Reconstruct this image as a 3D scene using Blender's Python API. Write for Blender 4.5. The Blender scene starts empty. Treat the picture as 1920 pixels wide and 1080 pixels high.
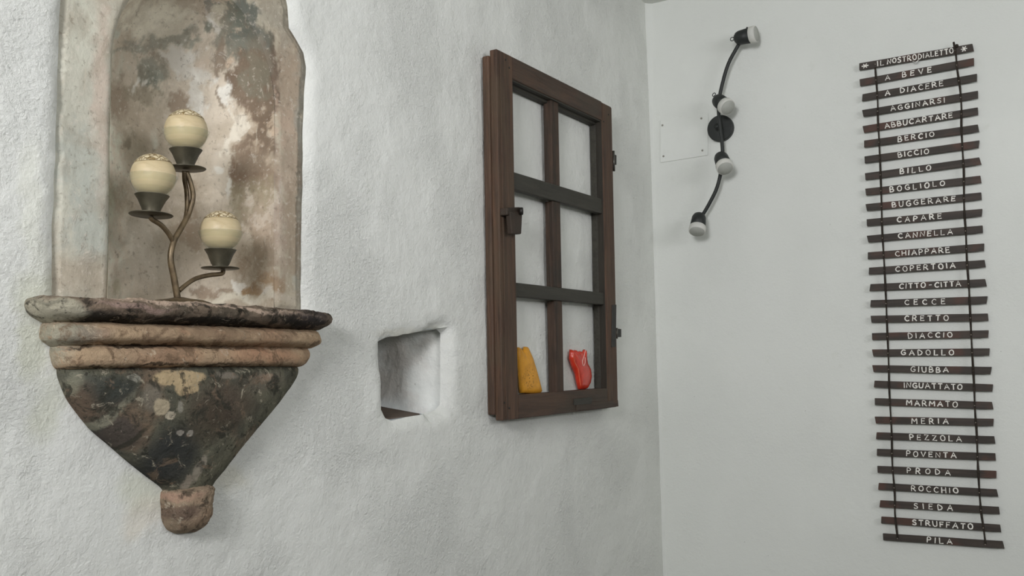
import bpy, bmesh, math, random
import numpy as np
from mathutils import Vector, Matrix, noise
from mathutils.geometry import delaunay_2d_cdt
random.seed(7)
sc = bpy.context.scene
COL = sc.collection

# ---------------------------------------------------------------- camera
F = 1817.0                                   # focal length in pixels of a 1920 wide frame
EYE = Vector((-3.18, -1.34, 1.55))
YAW, PITCH, ROLL = math.radians(31.3), math.radians(4.72), 0.0175
fw = Vector((math.cos(YAW) * math.cos(PITCH), math.sin(YAW) * math.cos(PITCH), math.sin(PITCH)))
rt = Vector((math.sin(YAW), -math.cos(YAW), 0))
up = rt.cross(fw)
cx_ = rt * math.cos(ROLL) - up * math.sin(ROLL)
cy_ = rt * math.sin(ROLL) + up * math.cos(ROLL)
cam = bpy.data.cameras.new('camera')
cam.sensor_width = 36; cam.lens = F / 1920 * 36; cam.clip_start = 0.02
cam_o = bpy.data.objects.new('camera', cam); COL.objects.link(cam_o)
m = Matrix.Identity(3)
m.col[0], m.col[1], m.col[2] = cx_, cy_, -fw
cam_o.matrix_world = Matrix.Translation(EYE) @ m.to_4x4()
sc.camera = cam_o

# ---------------------------------------------------------------- world, light, exposure
w = bpy.data.worlds.new('world'); sc.world = w; w.use_nodes = True
w.node_tree.nodes['Background'].inputs[0].default_value = (0.75, 0.85, 1.0, 1)
w.node_tree.nodes['Background'].inputs[1].default_value = 0.6
def area(name, loc, target, sx, sy, power, col):
    l = bpy.data.lights.new(name, 'AREA'); l.shape = 'RECTANGLE'; l.size = sx; l.size_y = sy
    l.energy = power; l.color = col
    o = bpy.data.objects.new(name, l); COL.objects.link(o); o.location = loc
    o.rotation_euler = (Vector(target) - Vector(loc)).to_track_quat('-Z', 'Z').to_euler()
    return o
area('window_and_fill_light', (-4.72, -1.22, 2.40), (0, -1.22, 2.40), 1.7, .8, 160, (1.0, .985, 1.02))
area('window_and_fill_light', (-2.7, -4.12, 2.40), (-2.7, 0, 2.40), 2.3, .8, 50, (1.0, .985, 1.02))  # added frontal fill from behind the viewer, no known window there
sc.view_settings.view_transform = 'Standard'; sc.view_settings.look = 'None'
sc.view_settings.gamma = 1; sc.view_settings.use_curve_mapping = False
sc.view_settings.exposure = 0.0

# ---------------------------------------------------------------- measuring helpers
def ray(px, py):
    return (fw * F + cx_ * (px - 960) + cy_ * (540 - py)).normalized()
def hit(px, py, ax, val):                    # the point of a wall-parallel plane seen in that direction
    d = ray(px, py); t = (val - EYE[ax]) / d[ax]
    return EYE + d * t
def proj(p):
    q = Vector(p) - EYE; z = q.dot(fw)
    return 960 + F * q.dot(cx_) / z, 540 - F * q.dot(cy_) / z
def LW(px, py, y=0.0): return hit(px, py, 1, y)      # left wall, y = distance behind its face
def RW(px, py, x=0.0): return hit(px, py, 0, x)      # right wall

# ---------------------------------------------------------------- object helpers
def obj(name, verts, faces, mat, parent=None, smooth=False, bevel=0, seg=2):
    o0 = parent_world(parent) if parent else Vector((0, 0, 0))
    me = bpy.data.meshes.new(name)
    me.from_pydata([tuple(Vector(v) - o0) for v in verts], [], faces)
    bm = bmesh.new(); bm.from_mesh(me); bmesh.ops.recalc_face_normals(bm, faces=bm.faces); bm.to_mesh(me); bm.free()
    if smooth: me.polygons.foreach_set('use_smooth', [True] * len(me.polygons))
    me.materials.append(mat)
    o = bpy.data.objects.new(name, me); COL.objects.link(o)
    if parent: o.parent = parent
    if bevel:
        b = o.modifiers.new('bevel', 'BEVEL'); b.width = bevel; b.segments = seg; b.limit_method = 'ANGLE'
        b.angle_limit = math.radians(40)
    return o
def parent_world(p):
    v = Vector((0, 0, 0))
    while p: v += Vector(p.location); p = p.parent
    return v
def tag(o, label=None, cat=None, group=None, kind=None):
    if label: o['label'] = label
    if cat: o['category'] = cat
    if group: o['group'] = group
    if kind: o['kind'] = kind
    return o
def thing(name, label, cat, loc, group=None):
    o = bpy.data.objects.new(name, None); COL.objects.link(o); o.location = loc
    o.empty_display_size = 0.05
    return tag(o, label, cat, group)
BOXF = [(0,1,2,3),(7,6,5,4),(0,4,5,1),(1,5,6,2),(2,6,7,3),(3,7,4,0)]
def box(a, b):
    x0,y0,z0 = a; x1,y1,z1 = b
    return [(x0,y0,z0),(x1,y0,z0),(x1,y1,z0),(x0,y1,z0),(x0,y0,z1),(x1,y0,z1),(x1,y1,z1),(x0,y1,z1)], list(BOXF)
def hexa(front, back):                       # two matching quads
    return list(front) + list(back), [(0,1,2,3),(7,6,5,4),(0,4,5,1),(1,5,6,2),(2,6,7,3),(3,7,4,0)]
class MB:
    def __init__(s): s.v = []; s.f = []
    def add(s, vf):
        n = len(s.v); s.v += [Vector(p) for p in vf[0]]; s.f += [tuple(i + n for i in f) for f in vf[1]]; return s
def smooth_path(pts, n=6):
    pts = [Vector(p) for p in pts]; out = []
    for i in range(len(pts) - 1):
        p0 = pts[max(i-1,0)]; p1 = pts[i]; p2 = pts[i+1]; p3 = pts[min(i+2,len(pts)-1)]
        for k in range(n):
            t = k / n
            out.append(0.5*((2*p1)+(p2-p0)*t+(2*p0-5*p1+4*p2-p3)*t*t+(3*p1-p0-3*p2+p3)*t**3))
    out.append(pts[-1]); return out
def tube(pts, r, seg=10, smoothn=5):
    pts = smooth_path(pts, smoothn) if smoothn else [Vector(p) for p in pts]
    v, f = [], []; n = len(pts); ref = None
    for i, p in enumerate(pts):
        d = (pts[min(i+1,n-1)] - pts[max(i-1,0)]).normalized()
        if ref is None:
            ref = d.orthogonal().normalized()
        ref = (ref - d * ref.dot(d)).normalized(); b = d.cross(ref)
        rr = r(i/(n-1)) if callable(r) else r
        for k in range(seg):
            a = 2*math.pi*k/seg
            v.append(p + (ref*math.cos(a) + b*math.sin(a))*rr)
    for i in range(n-1):
        for k in range(seg):
            f.append((i*seg+k, i*seg+(k+1)%seg, (i+1)*seg+(k+1)%seg, (i+1)*seg+k))
    f.append(tuple(range(seg))[::-1]); f.append(tuple((n-1)*seg+k for k in range(seg)))
    return v, f
def lathe(prof, c, axis=(0,0,1), seg=40, wob=None):    # prof: (radius, height) along axis
    ax = Vector(axis).normalized(); a = ax.orthogonal().normalized(); b = ax.cross(a)
    v, f = [], []; rings = []
    for r, h in prof:
        if r < 1e-6: rings.append([len(v)]); v.append(Vector(c)+ax*h); continue
        ring = []
        for k in range(seg):
            t = 2*math.pi*k/seg; rr = r*(1 + (wob(t, h) if wob else 0))
            ring.append(len(v)); v.append(Vector(c)+ax*h+(a*math.cos(t)+b*math.sin(t))*rr)
        rings.append(ring)
    for i in range(len(rings)-1):
        A, B = rings[i], rings[i+1]
        for k in range(seg):
            k2 = (k+1)%seg
            if len(A) == 1 and len(B) > 1: f.append((A[0], B[k], B[k2]))
            elif len(B) == 1 and len(A) > 1: f.append((A[k], A[k2], B[0]))
            elif len(A) > 1: f.append((A[k], A[k2], B[k2], B[k]))
    if len(rings[0]) > 1: f.append(tuple(rings[0])[::-1])
    if len(rings[-1]) > 1: f.append(tuple(rings[-1]))
    return v, f

# ---------------------------------------------------------------- materials
def srgb(c):
    f = lambda u: u/12.92 if u <= 0.04045 else ((u+0.055)/1.055)**2.4
    return tuple(f(x/255) for x in c) + (1,)
class Mat:
    def __init__(s, name, rough=0.8, spec=0.3, metal=0):
        s.m = bpy.data.materials.new(name); s.m.use_nodes = True; s.t = s.m.node_tree; s.n = s.t.nodes
        s.b = s.n['Principled BSDF']; s.b.inputs['Roughness'].default_value = rough
        s.b.inputs['Specular IOR Level'].default_value = spec; s.b.inputs['Metallic'].default_value = metal
        s.tc = s.n.new('ShaderNodeTexCoord').outputs['Object']
    def link(s, a, b): s.t.links.new(a, b)
    def noise(s, scale, detail=4, rough=0.55, vec=None, dist=0, out='Fac'):
        n = s.n.new('ShaderNodeTexNoise'); n.inputs['Scale'].default_value = scale
        n.inputs['Detail'].default_value = detail; n.inputs['Roughness'].default_value = rough
        n.inputs['Distortion'].default_value = dist
        s.link(vec or s.tc, n.inputs['Vector']); return n.outputs[out]
    def mapping(s, scale=(1,1,1), vec=None, rot=(0,0,0)):
        n = s.n.new('ShaderNodeMapping'); n.inputs['Scale'].default_value = scale; n.inputs['Rotation'].default_value = rot
        s.link(vec or s.tc, n.inputs['Vector']); return n.outputs[0]
    def rng(s, v, a, b, c=0, d=1, smooth=True):
        n = s.n.new('ShaderNodeMapRange'); n.interpolation_type = 'SMOOTHSTEP' if smooth else 'LINEAR'
        for i, x in zip((1,2,3,4), (a,b,c,d)): n.inputs[i].default_value = x
        s.link(v, n.inputs[0]); return n.outputs[0]
    def math(s, op, a, b):
        n = s.n.new('ShaderNodeMath'); n.operation = op
        for i, x in enumerate((a, b)):
            if isinstance(x, (int, float)): n.inputs[i].default_value = x
            else: s.link(x, n.inputs[i])
        return n.outputs[0]
    def mix(s, fac, a, b, mode='MIX'):
        n = s.n.new('ShaderNodeMix'); n.data_type = 'RGBA'; n.blend_type = mode
        for i, x in ((0, fac), (6, a), (7, b)):
            if isinstance(x, (int, float)): n.inputs[i].default_value = x
            elif isinstance(x, tuple): n.inputs[i].default_value = x
            else: s.link(x, n.inputs[i])
        return n.outputs[2]
    def warp(s, amt, scale, detail=8, rough=0.62):
        c = s.noise(scale, detail, rough, out='Color')
        a = s.n.new('ShaderNodeVectorMath'); a.operation = 'SUBTRACT'; s.link(c, a.inputs[0]); a.inputs[1].default_value = (.5,.5,.5)
        b = s.n.new('ShaderNodeVectorMath'); b.operation = 'SCALE'; s.link(a.outputs[0], b.inputs[0]); b.inputs[3].default_value = amt
        d = s.n.new('ShaderNodeVectorMath'); d.operation = 'ADD'; s.link(s.tc, d.inputs[0]); s.link(b.outputs[0], d.inputs[1])
        return d.outputs[0]
    def blob(s, vec, c, rx, rz, rot, soft):
        n = s.n.new('ShaderNodeMapping'); n.vector_type = 'TEXTURE'
        n.inputs['Location'].default_value = (c[0], 0, c[2]); n.inputs['Rotation'].default_value = (0, rot, 0)
        n.inputs['Scale'].default_value = (rx, 1000, rz); s.link(vec, n.inputs['Vector'])
        l = s.n.new('ShaderNodeVectorMath'); l.operation = 'LENGTH'; s.link(n.outputs[0], l.inputs[0])
        return s.rng(l.outputs['Value'], 1+soft, 1-soft, 0, 1)
    def color(s, c):
        if isinstance(c, tuple): s.b.inputs['Base Color'].default_value = c
        else: s.link(c, s.b.inputs['Base Color'])
    def bump(s, h, dist, strength=1, prev=None):
        n = s.n.new('ShaderNodeBump'); n.inputs['Distance'].default_value = dist; n.inputs['Strength'].default_value = strength
        s.link(h, n.inputs['Height'])
        if prev: s.link(prev, n.inputs['Normal'])
        s.link(n.outputs[0], s.b.inputs['Normal']); return n.outputs[0]
def blobs_onto(M, vec, col, blobs, tosurf, origin):
    for (px, py, rx, ry, rot, c, soft, st) in blobs:
        p = tosurf(px, py); q = tosurf(px + rx, py); r = tosurf(px, py - ry)
        if p is None: continue
        wx = abs(q.x - p.x) if q else 0.02; wz = abs(r.z - p.z) if r else 0.02
        f = M.blob(vec, p - origin, max(wx, .002), max(wz, .002), math.radians(rot), soft)
        if st != 1: f = M.math('MULTIPLY', f, st)
        col = M.mix(f, col, srgb(c))
    return col

def plain(name, c, rough=0.6, spec=0.3, metal=0, var=0.12, nscale=40, bump=0.0):
    M = Mat(name, rough, spec, metal)
    k = M.noise(nscale, 4); a = srgb(c)
    d = tuple(x*(1-var) for x in a[:3]) + (1,); e = tuple(min(1, x*(1+var)) for x in a[:3]) + (1,)
    M.color(M.mix(M.rng(k, .3, .7), d, e))
    if bump: M.bump(M.noise(nscale*3, 5), bump)
    return M.m

# white limewashed plaster, rough in patches
def plaster(name, base, rough_d, fine_d, blobs=None):
    M = Mat(name, 0.9, 0.15)
    v = M.noise(1.7, 3); v2 = M.noise(22, 5, .6)
    col = M.mix(M.rng(v, .35, .65), srgb(base), srgb(tuple(x-5 for x in base)))
    col = M.mix(M.rng(v2, .62, .72, 0, .25), col, srgb((base[0]-14, base[1]-14, base[2]-18)))
    if blobs:
        col = blobs_onto(M, M.warp(.10, 9), col, blobs, lambda a, b: LW(a, b), Vector((0,0,0)))
    pit = M.n.new('ShaderNodeTexVoronoi'); pit.inputs['Scale'].default_value = 14; pit.inputs['Randomness'].default_value = 1
    M.link(M.tc, pit.inputs['Vector'])
    col = M.mix(M.rng(pit.outputs['Distance'], .028, .015, 0, .35), col, srgb((120,116,106)))
    M.color(col)
    patch = M.rng(M.noise(2.6, 5, .6), .42, .60, .18, 1)
    h1 = M.noise(110, 7, .68, M.mapping((1,1,1.2)), .3)
    ridg = M.rng(M.noise(70, 4, .55, None, .4), .50, .70)
    h = M.math('MULTIPLY', M.math('ADD', h1, M.math('MULTIPLY', ridg, .16)), patch)
    b = M.bump(h, rough_d)
    b = M.bump(M.noise(18, 4, .55), rough_d*1.3, 1, b)
    M.bump(M.noise(200, 3, .6), fine_d, 1, b)
    return M.m
WALLB = (230, 232, 226)
GRN = (205, 208, 186)
m_left = plaster('rough_white_plaster', WALLB, .0046, .0009, [
    (75, 540, 45, 40, 0, GRN, .5, .55), (60, 650, 28, 70, 0, GRN, .5, .6), (95, 760, 30, 60, 20, GRN, .6, .5),
    (270, 930, 45, 28, 35, GRN, .6, .55), (265, 975, 35, 30, 0, (222, 214, 196), .6, .5), (430, 900, 35, 26, 0, (224,222,206), .6, .6),
    (60, 400, 20, 120, 0, (224,226,208), .6, .35), (770, 630, 60, 10, 0, (222,220,205), .5, .5)])
m_right = plaster('smooth_white_plaster', (226, 229, 223), .0012, .0003)
m_ceil = plain('ceiling_white', (226, 228, 222), .9, .1, var=.02, nscale=6)
m_floor = plain('stone_floor', (78, 73, 67), .6, .3, var=.15, nscale=5)
m_backwall = plain('far_wall_ochre_grey', (150, 150, 144), .9, .1, var=.02, nscale=5)

# ---------------------------------------------------------------- room shell
X0, Y0, H = -4.2, -3.6, 2.852
HR = [(-4.2,0)]
def inside(pt, poly):
    x, z = pt; c = False; n = len(poly)
    for i in range(n):
        x1, z1 = poly[i]; x2, z2 = poly[i-1]
        if (z1 > z) != (z2 > z) and x < (x2-x1)*(z-z1)/(z2-z1)+x1: c = not c
    return c
def dense(poly, step):
    out = []
    n = len(poly)
    for i in range(n):
        a = Vector(poly[i]); b = Vector(poly[(i+1) % n]); k = max(1, int((b-a).length/step))
        for j in range(k): out.append(tuple(a.lerp(b, j/k)))
    return out
def ragged(poly, amp, sc_):
    return [(x + amp*noise.noise(Vector((x*sc_, z*sc_, 3.1))), z + amp*noise.noise(Vector((x*sc_, z*sc_, 9.7)))) for x, z in poly]
def segdist(p, poly):
    best = 9
    px, pz = p
    for i in range(len(poly)):
        x1, z1 = poly[i-1]; x2, z2 = poly[i]
        dx, dz = x2-x1, z2-z1; l = dx*dx+dz*dz
        t = 0 if l == 0 else max(0, min(1, ((px-x1)*dx+(pz-z1)*dz)/l))
        d = math.hypot(px-x1-t*dx, pz-z1-t*dz)
        if d < best: best = d
    return best
def sheet(outer, holes, step, region=None):
    """triangulated (x,z) sheet with holes; returns points and triangles"""
    pts, edges = [], []
    def loop(P):
        n = len(pts); pts.extend(Vector(p) for p in P)
        edges.extend((n+i, n+(i+1) % len(P)) for i in range(len(P)))
    loop(outer)
    for h in holes: loop(h)
    xs = [p[0] for p in outer]; zs = [p[1] for p in outer]
    if region is None: region = (min(xs), max(xs), min(zs), max(zs))
    rx0, rx1, rz0, rz1 = region; j = 0
    x = rx0 + step
    while x < rx1 - step*.4:
        z = rz0 + step
        while z < rz1 - step*.4:
            p = (x + random.uniform(-.2,.2)*step, z + random.uniform(-.2,.2)*step)
            ok = inside(p, outer)
            if ok:
                for h in holes:
                    hx = [q[0] for q in h]; hz = [q[1] for q in h]
                    if min(hx)-step < p[0] < max(hx)+step and min(hz)-step < p[1] < max(hz)+step:
                        if inside(p, h) or segdist(p, h) < step*.5: ok = False; break
            if ok and (outer is None or region[0] > min(xs) or segdist(p, outer) > step*.4): pts.append(Vector(p))
            z += step
        x += step
    V, E, Fc, *_ = delaunay_2d_cdt(pts, edges, [], 0, 1e-6)
    tris = []
    for f in Fc:
        c = sum((V[i] for i in f), Vector((0,0)))/len(f)
        if inside(c, outer) and not any(inside(c, h) for h in holes): tris.append(tuple(f))
    return V, tris

def xz(p): return (p.x, p.z)
# outline of the exposed old plaster round the niche
SURW = .012
top_z = 2.50
nout = [xz(LW(105,572)), xz(LW(108,420)), xz(LW(113,260)), xz(LW(116,120)), xz(LW(121,10)), (LW(124,-60).x, LW(124,-60).z)]
cxn = -2.02
nout += [(-2.20, 2.36), (-2.10, 2.43), (-1.99, 2.44), (-1.88, 2.39)]
nout += [xz(LW(538,-30)), xz(LW(547,10)), xz(LW(549,50)), xz(LW(563,72)), xz(LW(577,98)), xz(LW(581,125)), xz(LW(577,175)),
         xz(LW(574,300)), xz(LW(573,430)), xz(LW(571,585))]
nout = ragged(dense(nout, .012), .002, 30)
hole2 = [xz(LW(714,640)), xz(LW(728,632)), xz(LW(770,626)), xz(LW(815,617)), xz(LW(834,616)), xz(LW(842,624)), xz(LW(843,700)), xz(LW(842,760)),
         xz(LW(832,770)), xz(LW(800,777)), xz(LW(765,783)), xz(LW(738,789)), xz(LW(728,784)), xz(LW(720,768)), xz(LW(717,710)), xz(LW(713,665))]
hole2 = ragged(dense(hole2, .006), .0015, 40)
outer = dense([(X0,0),(0,0),(0,H),(X0,H)], .1)
V, T = sheet(outer, [nout, hole2], .016, (-2.75, -0.0, .85, 2.83))
def wally(x, z, d1=None, d2=None):
    y = .004*noise.noise(Vector((x*2.3, 0, z*2.3))) + .0022*noise.noise(Vector((x*9, 4, z*9))) 
    return y
verts = []
n1x = [p[0] for p in nout]; n1z = [p[1] for p in nout]
for p in V:
    x, z = p; y = wally(x, z)
    k = min(1, -x/.15) * min(1, (H-z)/.1) if x > -.2 or z > H-.1 else 1
    y *= max(0, k)
    if min(n1x)-.03 < x < max(n1x)+.03 and min(n1z)-.03 < z < max(n1z)+.03:
        d = segdist(p, nout); r = .020
        if d < r: y += .011*(1-d/r)**2
    if -1.62 < x < -1.2 and 1.3 < z < 1.75:
        d = segdist(p, hole2)
        r = .014 + (.022 if x > -1.36 else 0)
        if d < r: y += r*.75*(1 - math.sqrt(max(0, 1-(1-d/r)**2)))
    verts.append((x, y, z))
wl = obj('wall_left', verts, T, m_left, smooth=True); tag(wl, kind='structure')
# right wall: gently uneven grid
vs, fs = [], []
ny, nz = 60, 50
for i in range(ny+1):
    for j in range(nz+1):
        y = Y0 + (0-Y0)*i/ny; z = H*j/nz
        e = .003*noise.noise(Vector((7, y*2, z*2)))*min(1, -y/.1)
        vs.append((e, y, z))
for i in range(ny):
    for j in range(nz):
        a = i*(nz+1)+j; fs.append((a, a+1, a+nz+2, a+nz+1))
tag(obj('wall_right', vs, fs, m_right, smooth=True), kind='structure')
# plaster fillet in the corner, slightly wandering
vs, fs = [], []
for j in range(61):
    z = H*j/60; r = .010 + .006*noise.noise(Vector((0, 0, z*3)))
    r += .012*max(0, (z-2.3)/.5)
    vs += [(-r, .002, z), (-r*.35, -r*.35, z), (.002, -r, z)]
for j in range(60):
    for k in range(2): a = j*3+k; fs.append((a, a+1, a+4, a+3))
tag(obj('trim_1', vs, fs, m_right, smooth=True), kind='structure')
tag(obj('floor', *box((X0-.55, Y0-.55, -.1), (.3, .3, 0)), m_floor), kind='structure')
tag(obj('ceiling', *box((X0-.55, Y0-.55, H), (.3, .3, H+.1)), m_ceil), kind='structure')
# the two walls behind the viewer, each with a deep opening; the one in the back wall is added for fill light
def wall_with_opening(name, axis, pos, span, oy, oz):
    B = MB(); a0, a1 = span
    for (u0, u1, z0, z1) in ((a0, oy[0], 0, H), (oy[1], a1, 0, H), (oy[0], oy[1], 0, oz[0]), (oy[0], oy[1], oz[1], H)):
        if axis == 0: B.add(box((pos-.55, u0, z0), (pos, u1, z1)))
        else: B.add(box((u0, pos-.55, z0), (u1, pos, z1)))
    return tag(obj(name, B.v, B.f, m_backwall), kind='structure')
wall_with_opening('wall_entrance', 0, X0, (Y0, 0.0), (-2.12, -.32), (2.04, 2.80))
wall_with_opening('wall_back', 1, Y0, (X0-.55, .1), (-3.88, -1.52), (2.04, 2.80))

# ---------------------------------------------------------------- the painted niche
R_N = (LW(518,300,.012).x - LW(210,300,.012).x)/2
CXN = (LW(518,300,.012).x + LW(210,300,.012).x)/2
ZS = LW(345, 150).z                         # spring of the arch
D_N = .135
ZSH = LW(340, 567, -.088).z                 # top of the shelf
def nhalf(z):
    if z <= ZS: return R_N
    t = (z-ZS)/(R_N*1.12)
    return R_N*math.sqrt(max(0, 1-t*t))
def niche_y(x, z):
    wz = nhalf(z)
    if wz <= 0 or abs(x-CXN) >= wz: return SURW
    s = math.sqrt(max(0, 1-((x-CXN)/wz)**2))
    return SURW + D_N*(wz/R_N)**.9*s**.8
def niche_hit(px, py):
    d = ray(px, py)
    t = (SURW-EYE.y)/d.y
    p = EYE + d*t
    if abs(p.x-CXN) >= nhalf(p.z): return p
    for k in range(400):
        q = EYE + d*(t + k*.001)
        if q.y >= niche_y(q.x, q.z) and k > 1: return q
    return q
G1=(104,107,98); G2=(128,130,120); BR=(112,96,82); BR2=(136,118,102); WH=(212,210,198); PK=(196,174,156); OC=(142,110,74); LG=(190,190,176)
NB = [
 # left face of the surround: cool grey-cream
 (160,280,60,420,0,(198,198,184),.35,.8), (150,300,40,60,0,(176,180,170),.5,.7),(165,420,36,80,0,(178,182,172),.5,.8),(192,150,14,160,0,(202,184,168),.6,.7),
 (150,60,30,60,0,(200,200,184),.6,.7),(160,520,50,30,0,(188,178,160),.5,.7),
 # right face
 (545,150,40,110,0,(168,150,130),.5,.85),(540,300,22,90,0,(196,174,154),.5,.7),(566,300,9,260,0,(160,158,146),.5,.7),(548,420,22,100,0,(160,144,124),.5,.85),
 (535,60,18,50,0,(168,160,144),.5,.8),(510,20,30,30,0,(176,170,154),.5,.8),
 # upper field, its first pale patch lightened to offset the arch's shade
 (290,40,85,45,0,(206,197,180),.5,.9),(258,83,34,14,-12,G2,.3,.75),(294,75,28,15,0,G2,.3,.8),(339,72,30,10,0,G2,.3,.85),(358,66,12,8,0,G1,.3,.6),
 (232,98,22,7,-20,G2,.4,.8),(225,60,6,60,8,(176,178,166),.5,.8),
 (282,134,30,26,0,G2,.3,.85),(274,146,22,16,20,G1,.35,.7),(300,110,14,8,0,G1,.4,.6),(226,185,22,40,20,BR2,.4,.8),(268,172,38,14,0,(140,130,114),.35,.8),(333,186,26,18,0,BR2,.3,.85),
 (344,108,30,24,0,WH,.25,.95),(370,140,46,15,0,WH,.25,.9),(378,182,19,36,10,WH,.25,1),(310,104,14,5,15,WH,.3,.9),(262,153,4,9,0,WH,.3,.8),(275,150,4,10,0,WH,.3,.8),
 (385,122,20,14,0,(196,178,162),.3,.7),
 # dark arch on the right
 (442,30,46,42,-30,G1,.25,.95),(470,84,36,50,-20,G1,.3,.9),(402,4,30,7,20,(112,114,108),.3,.9),(408,74,22,20,-30,G1,.3,.85),(452,70,26,20,0,(90,94,88),.4,.6),
 (411,106,14,32,-15,BR,.3,.85),(466,140,52,50,0,BR,.3,1),(470,260,34,120,0,(150,132,114),.4,.75),(482,185,40,66,0,BR,.3,.95),(482,242,36,70,0,BR,.3,.9),(500,120,10,60,-10,(118,114,100),.4,.7),
 (396,40,8,34,-35,WH,.3,.75),(412,24,10,22,-30,(190,182,164),.3,.8),(441,110,14,11,0,(190,168,148),.3,.9),(432,176,11,26,0,WH,.3,.9),(437,255,12,32,0,(206,196,182),.3,.95),(419,185,4,26,0,BR,.3,.7),
 (505,200,4,40,0,(190,170,150),.5,.6),
 # lower field
 (244,272,8,11,30,(132,124,110),.25,.9),(252,252,3,10,-35,(132,124,110),.25,.8),(292,262,9,26,0,(204,200,188),.4,.7),(270,232,40,30,0,(192,176,158),.5,.5),
 (466,326,34,46,0,BR2,.35,.85),(455,318,16,22,0,(122,100,84),.35,.6),(500,330,18,60,0,(160,142,124),.5,.7),(462,390,40,44,0,(146,134,112),.4,.8),(366,372,12,44,-8,(150,132,114),.3,.8),
 (364,446,26,26,20,(146,128,110),.3,.8),(330,436,13,14,0,(146,130,112),.3,.8),(350,420,10,30,0,(150,130,112),.3,.7),(468,455,44,56,0,(150,132,114),.4,.8),(378,544,26,13,0,(140,122,106),.3,.85),
 (259,422,10,12,0,(156,142,124),.3,.8),(270,470,36,60,0,(196,188,176),.5,.6),(290,360,40,30,0,(192,180,170),.5,.5),
 (509,540,18,26,0,OC,.35,.8),(510,520,10,10,0,(120,92,64),.4,.6),(428,553,26,9,0,BR2,.3,.8),(220,530,8,18,0,(166,158,136),.3,.7),
 (508,398,11,52,0,(200,192,180),.35,.8),(457,546,8,24,-25,WH,.25,.8),(437,350,9,18,0,WH,.3,.8),(407,311,12,9,0,WH,.3,.8),(551,527,10,12,0,LG,.3,.9),(500,560,60,8,0,(206,198,182),.4,.7),
 (523,430,12,80,0,(176,158,142),.5,.6),(400,470,20,24,0,(186,172,152),.5,.6)]
NROOT = Vector((CXN, 0, ZSH))
M = Mat('old_painted_plaster', .88, .15)
at_ = M.n.new('ShaderNodeVertexColor'); at_.layer_name = 'paint_layers'
n1 = M.noise(9, 8, .62, None, .5); n2 = M.noise(26, 8, .65, M.mapping((1,1,.45)), .4)
col = at_.outputs['Color']
col = M.mix(M.rng(n1, .42, .60, 0, .42), col, srgb((150,138,120)))
streak = M.rng(n2, .56, .70, 0, .35); col = M.mix(streak, col, srgb((142,128,112)))
wstreak = M.rng(M.noise(34, 9, .7, M.mapping((1,1,.5)), .8), .60, .68, 0, .5); col = M.mix(wstreak, col, srgb((206,198,184)))
fine = M.noise(95, 7, .68)
col = M.mix(M.rng(fine, .56, .66, 0, .45), col, srgb((122,112,98)))
col = M.mix(M.rng(fine, .44, .34, 0, .45), col, srgb((214,206,192)))
sc1 = M.noise(40, 6, .7, M.mapping((2.2,2.2,.35), None, (0,.6,0)), .6)
col = M.mix(M.rng(sc1, .62, .68, 0, .5), col, srgb((196,188,170)))
M.color(col)
b = M.bump(M.noise(16, 6, .6), .004)
b = M.bump(M.noise(70, 6, .6, M.mapping((1,1,.7))), .0015, 1, b)
M.bump(wstreak, .001, 1, b)
m_old = M.m
def paint(o, base_a, base_b, blobs, amp=.030):
    """layers of old paint, flaked off in ragged islands, as a colour layer on the mesh"""
    me = o.data; off = parent_world(o); n = len(me.vertices)
    co = np.empty(n*3, np.float32); me.vertices.foreach_get('co', co); co = co.reshape(-1, 3) + np.array(off)
    wx = np.empty(n); wz = np.empty(n); w3 = np.empty(n); fx = np.empty(n)
    for i in range(n):
        p = Vector(co[i]) * 13
        wx[i] = noise.fractal(p, .75, 2.1, 6); wz[i] = noise.fractal(p + Vector((31, 7, 3)), .75, 2.1, 6)
        w3[i] = noise.fractal(p*.6 + Vector((5, 17, 9)), .8, 2.1, 5)
        fx[i] = noise.fractal(Vector((p.x*5, p.y*5, p.z*3)), .45, 2.1, 4)
    X = co[:, 0] + wx*amp; Z = co[:, 2] + wz*amp
    lin = lambda c: np.array(srgb(c)[:3])
    t = np.clip(.5 + w3*1.6, 0, 1)[:, None]
    C = lin(base_a)*(1-t) + lin(base_b)*t
    for (px, py, rx, ry, rot, c, soft, st) in blobs:
        p = niche_hit(px, py); q = niche_hit(px+rx, py); r = niche_hit(px, py-ry)
        sx = max(abs(q.x-p.x), .002); sz = max(abs(r.z-p.z), .002)
        a_ = math.radians(rot); dx = X-p.x; dz = Z-p.z
        u = dx*math.cos(a_) - dz*math.sin(a_); v = dx*math.sin(a_) + dz*math.cos(a_)
        d = np.sqrt((u/sx)**2 + (v/sz)**2) + fx*.45
        k = np.clip((1+soft-d)/(2*soft), 0, 1); k = (k*k*(3-2*k)*st)[:, None]
        C = C*(1-k) + lin(c)*k
    ca = me.color_attributes.new('paint_layers', 'FLOAT_COLOR', 'POINT')
    ca.data.foreach_set('color', np.hstack([C, np.ones((n, 1))]).astype(np.float32).ravel())
niche = thing('wall_niche', 'arched wall niche of stained old painted plaster behind the candle stand', 'niche', NROOT)
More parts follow.
